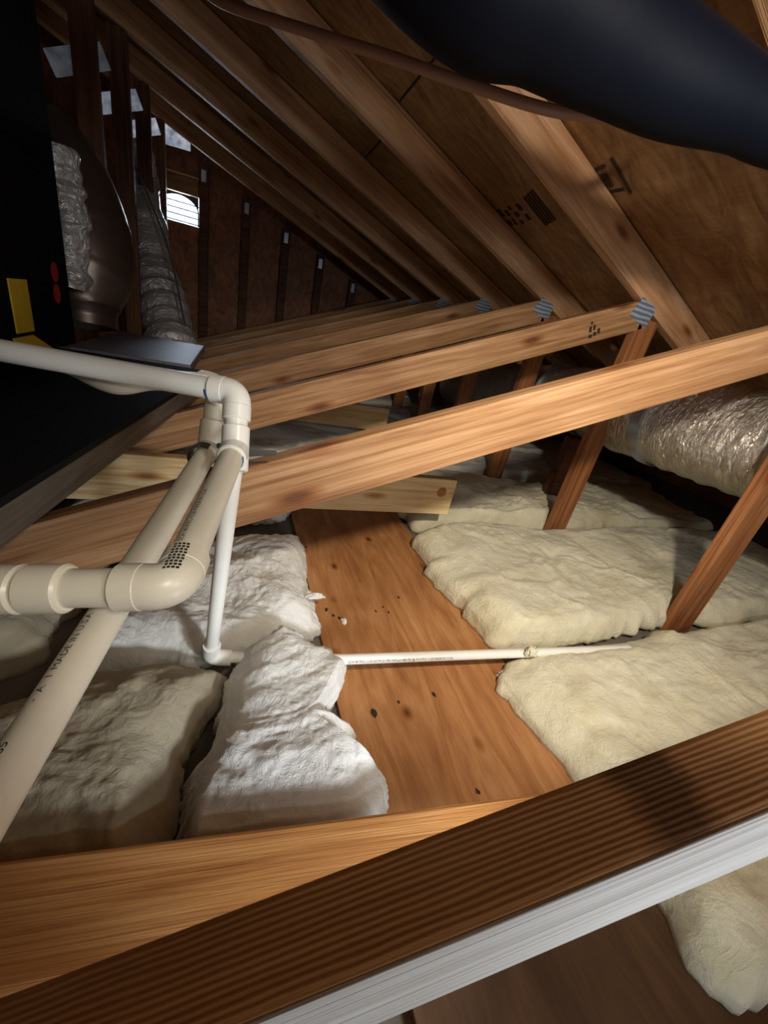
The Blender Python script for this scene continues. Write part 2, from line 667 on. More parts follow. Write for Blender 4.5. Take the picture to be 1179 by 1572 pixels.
YN = -1.3
fl = box('floor', (-4.2, YN, -0.86), (4.2, YG + 0.1, -0.80), M['drywall'], bevel=0)
struct(fl)
sh = quadslab('ceiling_slope', [(XR, YN, ZR), (4.2, YN, RZ0 + SH - RSL * 4.2), (4.2, YG + 0.05, RZ0 + SH - RSL * 4.2), (XR, YG + 0.05, ZR)], 0.015, M['sheath'])
quadslab('ceiling_back_slope', [(-4.2, YN, ZR + RSL * (XR + -4.2 + 3.6)), (XR, YN, ZR), (XR, YG + 0.05, ZR), (-4.2, YG + 0.05, ZR + RSL * (XR - 4.2 + 3.6))], 0.015, M['sheath'])
struct(box('wall_front', (-4.2, YN - 0.06, -0.8), (4.2, YN, 1.75), M['gable'], bevel=0))
struct(box('wall_left', (-4.26, YN, -0.8), (-4.2, YG, 1.4), M['gable'], bevel=0))
struct(box('wall_right', (4.2, YN, -0.8), (4.26, YG, -0.5), M['gable'], bevel=0))


# gable wall with an opening for the vent
VX0, VX1, VZ0, VZ1 = -0.735, -0.385, 0.525, 0.77
bm = bmesh.new()
for lo, hi in (((-4.2, YG, -0.8), (VX0, YG + 0.04, 1.75)), ((VX1, YG, -0.8), (4.2, YG + 0.04, 1.75)),
               ((VX0, YG, -0.8), (VX1, YG + 0.04, VZ0)), ((VX0, YG, VZ1), (VX1, YG + 0.04, 1.75))):
    box_bm(bm, lo, hi)
gw = link('wall_back', bm_mesh(bm), M['gable'])
gw.location = (0, 0, H)
struct(gw)

# studs of the gable wall
sx = [-1.56, -1.16, -0.78, -0.338, 0.045, 0.435, 0.81, 1.2, 1.6, 2.0]
for i, x in enumerate(sx):
    zt = min(RZ0 - RSL * x, ZR - 0.2) + 0.02
    o = box('trim_%d' % (i + 1), (x - 0.04, YG - 0.085, -0.8), (x + 0.04, YG - 0.001, zt), M['stud'], bevel=0.003)
    struct(o)
    if i > 2:
        box('stud_clip', (x - 0.022, YG - 0.093, zt - 0.13), (x + 0.018, YG - 0.0855, zt - 0.04), M['galv'], None, 0.001)
        so = bpy.data.objects[-1] if False else None
for k, o in enumerate([o for o in bpy.data.objects if o.name.startswith('stud_clip')]):
    par = min((t for t in bpy.data.objects if t.name.startswith('trim_')), key=lambda t: abs(t.location.x - o.location.x))
    mw = o.location - par.location
    o.parent = par
    o.location = mw

# vent in the gable
win = bpy.data.objects.new('window_1', None)
COL.objects.link(win)
win.location = ((VX0 + VX1) / 2, YG, VZ0 + H)
struct(win)
Wd, Ht = VX1 - VX0, VZ1 - VZ0
box('header_board', (-Wd / 2, -0.03, Ht + 0.0), (Wd / 2, 0.0, Ht + 0.12), M['fir'], win, 0.003)
box('header_ledge', (-Wd / 2, -0.06, Ht + 0.12), (Wd / 2, 0.0, Ht + 0.135), M['pine'], win, 0.002)
box('header_ledge', (-Wd / 2, -0.045, Ht - 0.012), (Wd / 2, 0.0, Ht + 0.0), M['pine'], win, 0.002)
bm = bmesh.new()
arc = [Vector((-Wd / 2 + 0.008, 0.03, 0.005))]
for k in range(21):
    a = math.pi * (1 - k / 20)
    arc.append(Vector((math.cos(a) * (Wd / 2 - 0.008), 0.03, 0.115 + math.sin(a) * 0.112)))
arc.append(Vector((Wd / 2 - 0.008, 0.03, 0.005)))
tube_bm(bm, arc, 0.006, 8)
for a_, b_ in zip(arc[1:-2], arc[2:-1]):
    q_ = [Vector((a_.x, 0.032, a_.z)), Vector((b_.x, 0.032, b_.z)), Vector((b_.x, 0.032, Ht)), Vector((a_.x, 0.032, Ht))]
    v0 = [bm.verts.new(p) for p in q_]
    v1 = [bm.verts.new(p + Vector((0, 0.006, 0))) for p in q_]
    bm.faces.new(v0)
    bm.faces.new(v1[::-1])

link('arched_frame', bm_mesh(bm), M['white_metal'], win)
for k in range(4):
    z = 0.012 + k * 0.05
    box('louver_blade', (-Wd / 2, 0.02, z), (Wd / 2, 0.034, z + 0.009), M['white_metal'], win, 0.001)

# panel seams and ink marks on the sheathing


def roof_pt(x, y, lift=0.002):
    return Vector((x, y, RZ0 + SH - RSL * x - lift))


def roof_strip(name, a, b, wd, mat, bm=None):
    own = bm is None
    if own:
        bm = bmesh.new()
    a, b = Vector((a[0], a[1])), Vector((b[0], b[1]))
    d = (b - a).normalized()
    n = Vector((-d.y, d.x)) * wd / 2
    q = [a + n, b + n, b - n, a - n]
    lo = [bm.verts.new(roof_pt(p.x, p.y, 0.0035) - sh.location + Vector((0, 0, H))) for p in q]
    hi = [bm.verts.new(roof_pt(p.x, p.y, -0.001) - sh.location + Vector((0, 0, H))) for p in q]
    bm.faces.new(lo)
    bm.faces.new(hi[::-1])
    for i in range(4):
        bm.faces.new((lo[i], lo[(i + 1) % 4], hi[(i + 1) % 4], hi[i]))
    if own:
        bmesh.ops.recalc_face_normals(bm, faces=bm.faces)
        return link(name, bm_mesh(bm), mat, sh)


roof_strip('panel_seam', (0.545, 1.385), (0.545, 1.945), 0.006, M['ink'])
roof_strip('panel_seam', (0.585, 1.995), (0.585, 2.555), 0.006, M['ink'])
random.seed(3)
# framed stamp and the smaller one beside the rafter
bm = bmesh.new()
for a, b, wd in (((1.04, 1.265), (1.17, 1.275), 0.012), ((1.04, 1.405), (1.16, 1.425), 0.012), ((1.055, 1.30), (1.06, 1.36), 0.01),
                 ((1.15, 1.29), (1.145, 1.35), 0.01), ((1.08, 1.325), (1.13, 1.33), 0.022), ((1.07, 1.365), (1.10, 1.37), 0.012),
                 ((1.115, 1.365), (1.14, 1.365), 0.014), ((1.085, 1.40), (1.12, 1.41), 0.02)):
    roof_strip('', a, b, wd, None, bm)
bmesh.ops.recalc_face_normals(bm, faces=bm.faces)
link('ink_stamp', bm_mesh(bm), M['ink_brown'], sh)
bm = bmesh.new()
for k in range(5):
    roof_strip('', (1.05 + 0.004 * k, 1.66 + k * 0.018), (1.20 + 0.004 * k, 1.665 + k * 0.018), 0.009, None, bm)
for (x, y, lx, ly) in ((1.10, 1.80, .03, .018), (1.155, 1.80, .03, .018), (1.09, 1.86, .018, .012), (1.13, 1.85, .02, .022), (1.17, 1.86, .02, .016),
                       (1.11, 1.90, .03, .014), (1.16, 1.905, .034, .012), (1.10, 1.94, .04, .02), (1.16, 1.94, .03, .022)):
    roof_strip('', (x - lx / 2, y), (x + lx / 2, y), ly, None, bm)
bmesh.ops.recalc_face_normals(bm, faces=bm.faces)
link('ink_stamp', bm_mesh(bm), M['ink_brown'], sh)

# ------------------------------------------------------------------ trusses
TY = [0.69] + [1.36 + 0.61 * k for k in range(6)]     # truss planes
DZ0, DSL = -0.292, 0.405                     # top edge of the diagonal webs: z = DZ0 + DSL * x
ANG = math.atan(DSL)
WT = 0.040
XE = 1.56


def plate_mesh():
    cs = [(-0.030, 0.055), (0.062, 0.030), (0.046, -0.045), (-0.062, -0.016)]
    bm = bmesh.new()
    f = [bm.verts.new((x, -0.002, z)) for x, z in cs]
    b = [bm.verts.new((x, 0.0, z)) for x, z in cs]
    bm.faces.new(f)
    bm.faces.new(b[::-1])
    for i in range(4):
        bm.faces.new((f[i], f[(i + 1) % 4], b[(i + 1) % 4], b[i]))
    bmesh.ops.recalc_face_normals(bm, faces=bm.faces)
    return bm_mesh(bm)


PLATE = plate_mesh()
tl = ['roof truss whose slanted web passes just behind the white pipe tee',
      'roof truss with the largest visible grey nail plate and a stamped web',
      'roof truss with the second largest grey nail plate, counted from the big one',
      'third roof truss back from the big nail plate, orange web',
      'fourth roof truss back from the big nail plate, in dim light',
      'fifth roof truss back, its dark upright beside the silver hanging duct',
      'last dark roof truss in front of the louvered gable vent']
for i, y in enumerate(TY):
    t = thing('roof_truss', tl[i], 'roof truss', (0, y, 0), 'roof trusses in a row')
    far = i >= 3
    # rafter
    x0, x1 = XR + 0.03, 3.3
    hv = SH
    zc = lambda x: RZ0 - RSL * x + hv / 2 - 0.003
    member('rafter', (x0, 0, zc(x0)), (x1, 0, zc(x1)), WT, hv * math.cos(math.atan(RSL)) - 0.004, M['fir_rafter'], t, bevel=0.002)
    # diagonal web
    hd = 0.108
    off = Vector((math.sin(ANG), 0, -math.cos(ANG))) * hd / 2
    xa, xb = (-0.575, 1.50)
    if i == 0:
        xa, xb = (-0.43, 1.50)
    dz0 = DZ0 if i else -0.270
    dsl = DSL if i else 0.390
    a = Vector((xa, 0, dz0 + dsl * xa)) + off
    b = Vector((xb, 0, dz0 + dsl * xb)) + off
    wb = member('diagonal_web', a, b, WT, hd, M['fir'], t)
    # post
    px0, px1 = (1.535, 1.665) if i == 0 else (1.515, 1.62)
    ztop = RZ0 - RSL * px0 - 0.035
    zlow = -0.80
    member('post', ((px0 + px1) / 2, 0, zlow), ((px0 + px1) / 2, 0, ztop if i == 0 else 0.255), WT, px1 - px0, M['old_fir'] if i != 1 else M['old_fir'], t)
    # king post
    if i >= 3:
        member('king_post', (-0.625, 0, -0.80), (-0.625, 0, RZ0 + RSL * 0.6), WT, 0.088, M['stud'], t)
    pl = link('nail_plate', PLATE if i == 0 else PLATE, M['plate'] if i == 0 else None, t)
    pl.location = (1.507, -WT / 2 - 0.0003, 0.266)
    tag(pl, 'grey toothed steel plate', None)
    if i == 1:
        bm = bmesh.new()
        for (x, z, lx, lz) in ((0, 0, .012, .022), (0.018, 0.004, .010, .02), (0.002, -0.026, .016, .012), (0.022, -0.02, .014, .014), (0.004, 0.022, .010, .01), (0.04, -0.012, .012, .018)):
            box_bm(bm, (x - lx / 2, -0.001, z - lz / 2), (x + lx / 2, 0, z + lz / 2))
        st = link('ink_stamp', bm_mesh(bm), M['ink'], t)
        st.location = (1.283, -WT / 2 - 0.0002, 0.165)
        st.rotation_euler = (0, -ANG, 0)

# the truss right under the lens: its slanted web crosses the bottom of the picture
t = thing('roof_truss', 'closest slanted truss web, brown on top with its lit side painted whitish', 'roof truss', (0.1, 0.07, 0), 'roof trusses in a row')
p0, p1 = Vector((-0.46, 0.118, -0.478)), Vector((1.0, -0.010, 0.113))
far0, far1 = Vector((-0.096, 0.108, -0.33)), Vector((0.319, 0.071, -0.162))
near0, near1 = Vector((0.066, 0.054, -0.264)), Vector((0.271, 0.036, -0.183))
dirv = ((far1 - far0).normalized() + (near1 - near0).normalized()).normalized()
ctop = (far0 + far1) / 4 + (near0 + near1) / 4
fr = frame_of(dirv, Vector((0, 1, 0)))
cm = ctop - fr.col[2] * 0.052
base = Vector((0.1, 0.07, 0))
member('diagonal_web', cm - dirv * 0.62 - base, cm + dirv * 1.5 - base, 0.040, 0.104, M['ridged'], t, yref=fr.col[1], bevel=0.002)
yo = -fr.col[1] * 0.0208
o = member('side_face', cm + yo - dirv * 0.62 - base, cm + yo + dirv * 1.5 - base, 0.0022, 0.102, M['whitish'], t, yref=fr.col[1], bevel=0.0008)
tag(o, 'rough side face paled as brightly lit', None)
member('rafter', Vector((XR + 0.03, 0, RZ0 - RSL * XR + SH / 2)) - base, Vector((3.3, 0, RZ0 - RSL * 3.3 + SH / 2)) - base, WT, SH * 0.93, M['fir_rafter'], t)
member('post', Vector((1.75, -0.02, -0.80)) - base, Vector((1.75, -0.02, 0.22)) - base, WT, 0.13, M['old_fir'], t)

# ------------------------------------------------------------------ floor boards
o = box('plywood_panel', (0.247, 0.22, -0.80), (0.755, 1.63, -0.782), M['ply'], bevel=0.002)
tag(o, 'orange plywood walkway panel between the insulation batts, crossed by a thin pipe', 'plywood')
o = box('plywood_panel', (0.247, -1.0, -0.80), (0.775, 0.205, -0.782), M['ply_shaded'], bevel=0.002)
tag(o, 'plywood panel darkened as shade under the closest web', 'plywood')
# orange plank past the web
fa, fb = Vector((-0.30, 0.329, -0.62)), Vector((0.56, 0.231, -0.62))
d = (fb - fa).normalized()
nrm = Vector((-d.y, d.x, 0))
ctr = (fa + fb) / 2 - nrm * 0.055 - Vector((0, 0, 0.02))
o = member('loose_plank', ctr - d * 0.46, ctr + d * 0.36, 0.11, 0.038, M['orange_board'], None, yref=nrm, bevel=0.006)
tag(o, 'orange plank lying across the batts behind the closest web', 'plank')
o = box('joist_block', (-0.10, 0.17, -0.80), (0.20, 0.21, -0.659), M['old_fir'])
tag(o, 'wooden block under the orange plank', 'wood block')
# pale pine pieces
o = box('pine_board', (-0.50, 1.26, -0.629), (0.845, 1.298, -0.475), M['pine'], bevel=0.003)
tag(o, 'pale pine board with an end knot, lying behind the pipe tee', 'lumber')
bm = bmesh.new()
bmesh.ops.create_circle(bm, cap_ends=True, radius=0.021, segments=20)
kn = link('knot', bm_mesh(bm), M['old_fir'], o)
kn.rotation_euler = (math.pi / 2, 0, 0)
kn.location = (0.845 - 0.058 - 0.1725, -0.0195, 0.022)
o = box('pine_board', (0.05, 2.3, -0.575), (0.905, 2.338, -0.43), M['pine'], bevel=0.003)
tag(o, 'pale pine board end poking out behind the stamped truss web', 'lumber')

# ------------------------------------------------------------------ insulation
G = 'insulation batts'
batt('insulation_batt', [(0.72, 0.655), (1.2, 0.66), (1.45, 0.67), (1.52, 0.70), (1.68, 0.70), (1.75, 0.66), (3.0, 0.66), (3.0, 1.34), (1.6, 1.33), (0.83, 1.335), (0.72, 1.26), (0.70, 0.9)], -0.781, -0.68, M['wool_cream'],
     'cream insulation batt beside the plywood, lit brightest by the lamp', 1, 0.035, group=G)
batt('insulation_batt', [(0.69, -0.02), (0.72, 0.25), (0.70, 0.45), (0.66, 0.555), (0.75, 0.60), (0.9, 0.61), (1.5, 0.635), (3.0, 0.63), (3.0, -0.02)], -0.781, -0.70, M['wool_cream'],
     'cream insulation batt over the thin pipe end, above the closest web', 2, 0.03, group=G)
batt('insulation_batt', [(0.795, -0.9), (0.785, -0.06), (1.6, -0.05), (2.4, -0.06), (2.4, -0.9)], -0.781, -0.71, M['wool_white'],
     'greyish white insulation batt below the closest web in the corner', 3, 0.03, torn=0.01, group=G)
batt('insulation_batt', [(0.78, 1.385), (1.5, 1.39), (3.0, 1.39), (3.0, 1.95), (0.80, 1.95)], -0.795, -0.67, M['wool_cream'],
     'cream insulation batt right behind the brightest batt', 4, 0.035, group=G)
batt('insulation_batt', [(0.0, 1.40), (0.22, 1.42), (0.26, 1.66), (0.76, 1.66), (0.77, 1.95), (-0.5, 1.95), (-0.5, 1.40)], -0.78, -0.69, M['wool_white'],
     'pale insulation batt between the knotted pine board and stamped web', 5, 0.035, group=G)
for k in range(5):
    ya, yb = TY[2] + 0.03 + 0.61 * k, TY[3] - 0.03 + 0.61 * k
    batt('insulation_batt', [(-1.4, ya), (0.6, ya), (1.5, ya), (3.2, ya), (3.2, yb), (1.5, yb), (0.6, yb), (-1.4, yb)], -0.795, -0.66 + 0.01 * (k % 2), M['wool_white'],
         'pale insulation batt %s' % ('under the small pine board behind the stamped web', 'one bay past the small pine board',
                                      'two bays past the small pine board, mostly hidden', 'in the second bay from the gable wall', 'at the foot of the gable wall')[k], 10 + k, 0.03, nr=90, na=260, group=G)
# pieces on the other side of the walkway
L1 = [(atZ(x_, y_, -0.71).x, atZ(x_, y_, -0.71).y) for x_, y_ in ((250, 1400), (272, 1290), (300, 1190), (326, 1090), (346, 1040), (385, 985), (425, 958), (462, 972), (498, 996), (530, 1012), (528, 1045), (500, 1072), (512, 1098), (542, 1106), (534, 1150), (560, 1178), (602, 1206), (585, 1245), (570, 1330), (560, 1400))]
batt('insulation_batt', L1, -0.78, -0.66, M['wool_white'], 'bright white torn insulation batt overlapping the plywood edge', 21, 0.032, torn=0.022, puff=0.085, group=G,
     slump=lambda x, y: -0.06 * np.clip((0.345 - 0.114 * (x + 0.226) - y) / 0.05, 0, 1), smooth=1)
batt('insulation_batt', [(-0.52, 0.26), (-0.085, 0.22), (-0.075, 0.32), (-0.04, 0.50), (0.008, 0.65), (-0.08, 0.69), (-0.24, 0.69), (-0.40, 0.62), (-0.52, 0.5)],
     -0.795, -0.68, M['wool_shaded'], 'shade-darkened insulation batt under the big slanted pipe', 22, 0.032, group=G, slump=lambda x, y: -0.06 * np.clip((0.345 - 0.114 * (x + 0.226) - y) / 0.05, 0, 1))
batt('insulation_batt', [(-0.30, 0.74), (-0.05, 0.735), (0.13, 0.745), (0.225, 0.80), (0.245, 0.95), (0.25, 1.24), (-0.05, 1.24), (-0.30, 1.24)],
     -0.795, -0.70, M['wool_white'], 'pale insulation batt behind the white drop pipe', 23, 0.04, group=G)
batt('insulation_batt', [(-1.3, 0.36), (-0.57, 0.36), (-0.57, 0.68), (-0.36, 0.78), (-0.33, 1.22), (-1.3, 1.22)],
     -0.795, -0.68, M['wool_shaded'], 'dark shaded insulation batt under the furnace platform', 24, 0.04, group=G)
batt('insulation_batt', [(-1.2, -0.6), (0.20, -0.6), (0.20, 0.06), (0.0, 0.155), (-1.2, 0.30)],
     -0.795, -0.70, M['wool_shaded'], 'insulation batt in the gap between the plank and closest web', 25, 0.03, group=G)

# ------------------------------------------------------------------ pipes
R1 = 0.017
RC = 0.0205
E1 = atD(365, 603, 0.605)
A0 = atD(-60, 527, 0.605)
T1 = atD(361, 690, 0.600)
T1.x, T1.y = T1.x, T1.y
tA = atD(362, 640, 0.603)
T2 = atD(358, 724, 0.600)
D1 = atD(268, 900, 0.345)
F0 = atD(-60, 906, 0.330)
K1 = atD(324, 1003, 1.0)
K1 = atZ(324, 1003, -0.712)

pv = thing('pvc_pipe_run', 'white pipe run with elbow, tee, front elbow and drop to the floor', 'pipe', (E1.x, E1.y, -0.80))
dA = (A0 - E1).normalized()
dn = (T1 - E1).normalized()
tube('pipe', [A0, E1 + dA * 0.02], R1, M['pvc'], pv)
tube('elbow', round_path([E1 + dA * 0.040, E1, E1 + dn * 0.040], 0.028, 10), RC, M['pvc'], pv)
collar('elbow_socket', E1 + dA * 0.018, dA, RC + 0.0006, 0.024, M['pvc'], pv)
collar('elbow_socket', E1 + dn * 0.020, dn, RC + 0.0006, 0.024, M['pvc'], pv)
tube('pipe', [E1 + dn * 0.03, T1], R1, M['pvc'], pv)
# tee
dd = (D1 - T1).normalized()
tt0, tt1 = T1 - dn * 0.036, T1 + dn * 0.034
bm_t = tube('tee', [tt0, tt0 + dn * 0.002, tt1 - dn * 0.002, tt1], [RC - 0.002, RC, RC, RC - 0.002], M['pvc'], pv)
collar('tee_branch', T1, dd, RC + 0.0005, 0.034, M['pvc'], pv)
q = T1 + dd * 0.0345


def patch_ring(name, p, d, r, length, a0, a1, mat, parent):
    """short strip of colour hugging a pipe"""
    d = Vector(d).normalized()
    u = (Vector((0, 0, 1)) - d * d.z).normalized()
    v = d.cross(u)
    c = Vector(parent.location) - Vector((0, 0, H))
    bm = bmesh.new()
    n = 10
    rows = [[bm.verts.new(Vector(p) - c + d * s + (u * math.cos(a0 + (a1 - a0) * k / n) + v * math.sin(a0 + (a1 - a0) * k / n)) * rr)
             for k in range(n + 1)] for s, rr in ((0, r), (0, r + 0.0008), (length, r + 0.0008), (length, r))]
    for i in range(3):
        for k in range(n):
            bm.faces.new((rows[i][k], rows[i][k + 1], rows[i + 1][k + 1], rows[i + 1][k]))
    bmesh.ops.recalc_face_normals(bm, faces=bm.faces)
    o = link(name, bm_mesh(bm, True), mat, parent)
    return tag(o, 'blue primer stain', None)


patch_ring('primer_stain', E1 + dA * 0.0425, dA, R1, 0.003, 3.2, 4.7, M['blue'], pv)
patch_ring('primer_stain', q, dd, R1 + 0.0002, 0.006, 3.9, 5.1, M['blue'], pv)
# pipe towards the lens, elbow and stub
dF = (F0 - D1).normalized()
tube('pipe', [T1 + dd * 0.01, D1 - dd * 0.01], R1, M['pvc_dull'], pv)
tube('front_elbow', round_path([D1 - dd * 0.040, D1, D1 + dF * 0.046], 0.034, 12), RC, M['pvc_dull'], pv, 28)
collar('elbow_socket', D1 - dd * 0.018, -dd, RC + 0.0006, 0.024, M['pvc_dull'], pv)
collar('elbow_socket', D1 + dF * 0.024, dF, RC + 0.0006, 0.024, M['pvc_dull'], pv)
tube('pipe', [D1 + dF * 0.02, F0], R1, M['pvc_dull'], pv)
collar('coupling', D1 + dF * ((atD(103, 905, 0.334) - D1).length), dF, RC + 0.001, 0.034, M['pvc_dull'], pv)
collar('coupling', D1 + dF * ((atD(103, 905, 0.334) - D1).length + 0.036), dF, RC + 0.001, 0.036, M['pvc_dull'], pv)
# drop pipe to the floor and pipe across the plywood
tube('pipe', [T2 - dn * 0.01, K1], [R1 * 0.86, R1 * 0.80], M['pvc'], pv)
Fl0 = atZ(345, 1010, -0.715)
Fl1, Fl2 = Vector((0.262, 0.638, -0.715)), Vector((1.15, 0.562, -0.715))
kd = (Fl1 - K1).normalized()
ku = (K1 - T2).normalized()
Kc = K1 + ku * 0.012
tube('floor_elbow', round_path([K1 - ku * 0.03, Kc, Kc + kd * 0.045], 0.02, 8), 0.0185, M['pvc'], pv)
tube('floor_pipe', [Kc + kd * 0.02, Fl1, Fl2], 0.0125, M['pvc'], pv)

# second run behind it, slanting past the lens
S0 = atD(322, 688, 0.70)
S1 = atD(105, 1040, 0.338)
S2 = S0 + (S1 - S0).normalized() * 0.64
pb = thing('pvc_pipe_run', 'big slanted white pipe with printed lettering and strapped top', 'pipe', (S0.x, S0.y, -0.80))
V0 = atD(331, 640, 0.70)
V1 = atD(333, 590, 0.70)
vd = (V1 - S0).normalized()
sd = (S2 - S0).normalized()
tube('pipe', [S0, S1, S2], [R1, R1, R1], M['pvc_dull'], pb)
tube('tee', [S0 - vd * 0.02, S0 - vd * 0.018, S0 + vd * 0.048, S0 + vd * 0.050], [RC - .002, RC, RC, RC - .002], M['pvc_dull'], pb)
collar('tee_branch', S0, sd, RC, 0.028, M['pvc_dull'], pb)
tube('pipe', [S0 + vd * 0.04, V1], R1 * 0.96, M['pvc_dull'], pb)
lf = (atD(200, 572, 0.72) - V1).normalized()
tube('elbow', round_path([V1 - vd * 0.030, V1, V1 + lf * 0.03], 0.022, 8), RC, M['pvc_dull'], pb)
B1, B2, B3 = atD(235, 582, 0.70), atD(175, 588, 0.70), atD(110, 560, 0.72)
tube('trap', spline([V1 + lf * 0.02, B1, B2, B3, atD(60, 545, 0.76)], 8), [R1 * (1.15 if 6 < i < 26 else 1.0) for i in range(33)], M['pvc_dull'], pb)


def pipe_text(name, body, p, d, r, size, ang, mat, parent, flip=1, stretch=1.0, pref=None):
    """lettering wrapped round a pipe: starts at p, runs along d; ang turns it round the pipe from the side facing the lens"""
    cu = bpy.data.curves.new('t', 'FONT')
    cu.body = body
    cu.size = size
    cu.resolution_u = 2
    to = bpy.data.objects.new('t', cu)
    COL.objects.link(to)
    bpy.context.view_layer.update()
    me = bpy.data.meshes.new_from_object(to)
    bpy.data.objects.remove(to, do_unlink=True)
    bm = bmesh.new()
    bm.from_mesh(me)
    bpy.data.meshes.remove(me)
    p, d = Vector(p), Vector(d).normalized()
    tocam = -(pref if pref is not None else p)
    u = (tocam - d * tocam.dot(d)).normalized()
    v = u.cross(d) * flip
    c = Vector(parent.location) - Vector((0, 0, H))
    for q_ in bm.verts:
        th = ang + q_.co.y / r
        q_.co = p + d * q_.co.x * stretch + (u * math.cos(th) + v * math.sin(th)) * (r + 0.0004) - c
    o = link(name, bm_mesh(bm), mat, parent)
    return tag(o, 'small black printed lettering', None)


at_s = lambda q: S0 + sd * q
for body, q in (('PVC-1120 SCH 40 ASTM D1785', 0.630), ('-', 0.478), ('A', 0.470), ('1', 0.458), ('MADE IN U.S.A', 0.450)):
    pipe_text('lettering', body, at_s(q), -sd, R1, 0.0092, 0.68, M['ink'], pb, 1, 1.0, at_s(0.46))
pipe_text('lettering', 'SCH 40 PVC-1120 MADE IN U.S.A', T1 + dd * 0.26, -dd, R1, 0.0072, 0.62, M['ink'], pv)
pipe_text('lettering', 'SCH 40 PVC-1120 ASTM D1785 NSF-pw 480 PSI @ 73 F PVC 1120 MADE IN U.S.A', Fl1 + (Fl2 - Fl1).normalized() * 0.012, Fl2 - Fl1, 0.0125, 0.0085, -0.75, M['ink'], pv, 1, 0.93)
# printed sticker on the front elbow
bm = bmesh.new()
cc = Vector(pv.location) - Vector((0, 0, H))
pd_ = (D1 - dd * 0.03)
u_ = ((-pd_) - dd * (-pd_).dot(dd)).normalized()
v_ = u_.cross(dd)
for row in range(9):
    for k in range(4):
        a0 = -0.75 + k * 0.17 + 0.03 * (row % 2)
        s0 = -0.006 + row * 0.0042
        vs = []
        for (s_, a_) in ((s0, a0), (s0, a0 + 0.12), (s0 + 0.0028, a0 + 0.12), (s0 + 0.0028, a0)):
            vs.append(bm.verts.new(pd_ - cc + dd * s_ + (u_ * math.cos(a_) + v_ * math.sin(a_)) * (RC + 0.0013)))
        bm.faces.new(vs)
bmesh.ops.recalc_face_normals(bm, faces=bm.faces)
tag(link('sticker_print', bm_mesh(bm), M['ink'], pv), 'black bar print on the elbow', None)

# metal hanger strap round the slanted pipe, nailed to the web
st = thing('pipe_strap', 'grey metal hanger strap looped round the slanted pipe top', 'strap', (S0.x, S0.y, -0.30))
cs = Vector(st.location) - Vector((0, 0, H))
sp = S0 + sd * 0.036
uu = (Vector((0, 0, 1)) - sd * sd.z).normalized()
vv = sd.cross(uu)
bm = bmesh.new()
ringA, ringB = [], []
tail = [atD(378, 697, 0.70), atD(420, 699, 0.725)]
for k in range(26):
    a = -0.4 + (2 * math.pi - 1.2) * k / 25
    off_ = (uu * math.cos(a) + vv * math.sin(a)) * (RC + 0.004)
    ringA.append(sp + off_ - sd * 0.010 - cs)
    ringB.append(sp + off_ + sd * 0.010 - cs)


def band(bm, A, B, th):
    rows = []
    for a, b in zip(A, B):
        rows.append((bm.verts.new(a), bm.verts.new(b)))
    for i in range(len(rows) - 1):
        bm.faces.new((rows[i][0], rows[i][1], rows[i + 1][1], rows[i + 1][0]))


band(bm, ringA, ringB, 0.001)
bmesh.ops.solidify(bm, geom=bm.faces[:], thickness=0.0014)
bmesh.ops.recalc_face_normals(bm, faces=bm.faces)
link('strap_loop', bm_mesh(bm, True), M['strap'], st)
s_a, s_b = atD(335, 684, 0.672), atD(424, 695, 0.648)
tube('strap_tail', [s_a, atD(385, 696, 0.655), s_b], [0.005, 0.0055, 0.004], M['strap'], st, 8)

# ------------------------------------------------------------------ furnace corner
fu = thing('furnace_cabinet', 'black furnace cabinet behind the upper white pipe', 'furnace', (-0.97, 1.45, -0.285))
fz = Vector(fu.location) - Vector((0, 0, H))
bm = bmesh.new()
box_bm(bm, Vector((-1.35, 0.95, -0.285)) - fz, Vector((-0.585, 1.95, 0.66)) - fz, 0.006)
link('body', bm_mesh(bm), M['black'], fu)
bm = bmesh.new()
box_bm(bm, Vector((-0.5848, 1.0, -0.16)) - fz, Vector((-0.576, 1.90, 0.24)) - fz, 0.003)
link('door', bm_mesh(bm), M['black'], fu)
bm = bmesh.new()
box_bm(bm, Vector((-0.5848, 1.0, 0.26)) - fz, Vector((-0.576, 1.90, 0.62)) - fz, 0.003)
link('door', bm_mesh(bm), M['black'], fu)
ra, rb = atX(84, 418, -0.5755), atX(88, 451, -0.5755)
for c_, in ((ra,), (rb,)):
    bm = bmesh.new()
    r_ = bmesh.ops.create_circle(bm, cap_ends=True, radius=0.030, segments=24)
    ext = bmesh.ops.extrude_face_region(bm, geom=bm.faces[:])
    for v_e in [g for g in ext['geom'] if isinstance(g, bmesh.types.BMVert)]:
        v_e.co.z -= 0.003
    bmesh.ops.recalc_face_normals(bm, faces=bm.faces)
    o = link('warning_sticker', bm_mesh(bm), M['red'], fu)
    o.rotation_euler = (0, math.pi / 2, 0)
    o.scale = (1.0, 1.0, 1)
    o.location = c_ - fz
    tag(o, 'round red sticker', None)
ya, yb = atX(38, 430, -0.562), atX(44, 512, -0.562)
bm = bmesh.new()
ym = (ya.y + yb.y) / 2
box_bm(bm, Vector((-0.5758, ym - 0.055, yb.z)) - fz, Vector((-0.5715, ym + 0.055, ya.z)) - fz, 0.001)
r_ = bmesh.ops.create_cube(bm, size=1)
for v in r_['verts']:
    x_, y_, z_ = v.co
    v.co = Vector((-0.574 + (x_ + 0.5) * 0.045, ym - 0.02 + y_ * 0.13, yb.z - 0.012 + z_ * 0.004 - (x_ + 0.5) * 0.03)) - fz
tag(link('tape_strip', bm_mesh(bm), M['yellow'], fu), 'dull yellow tape strip', None)

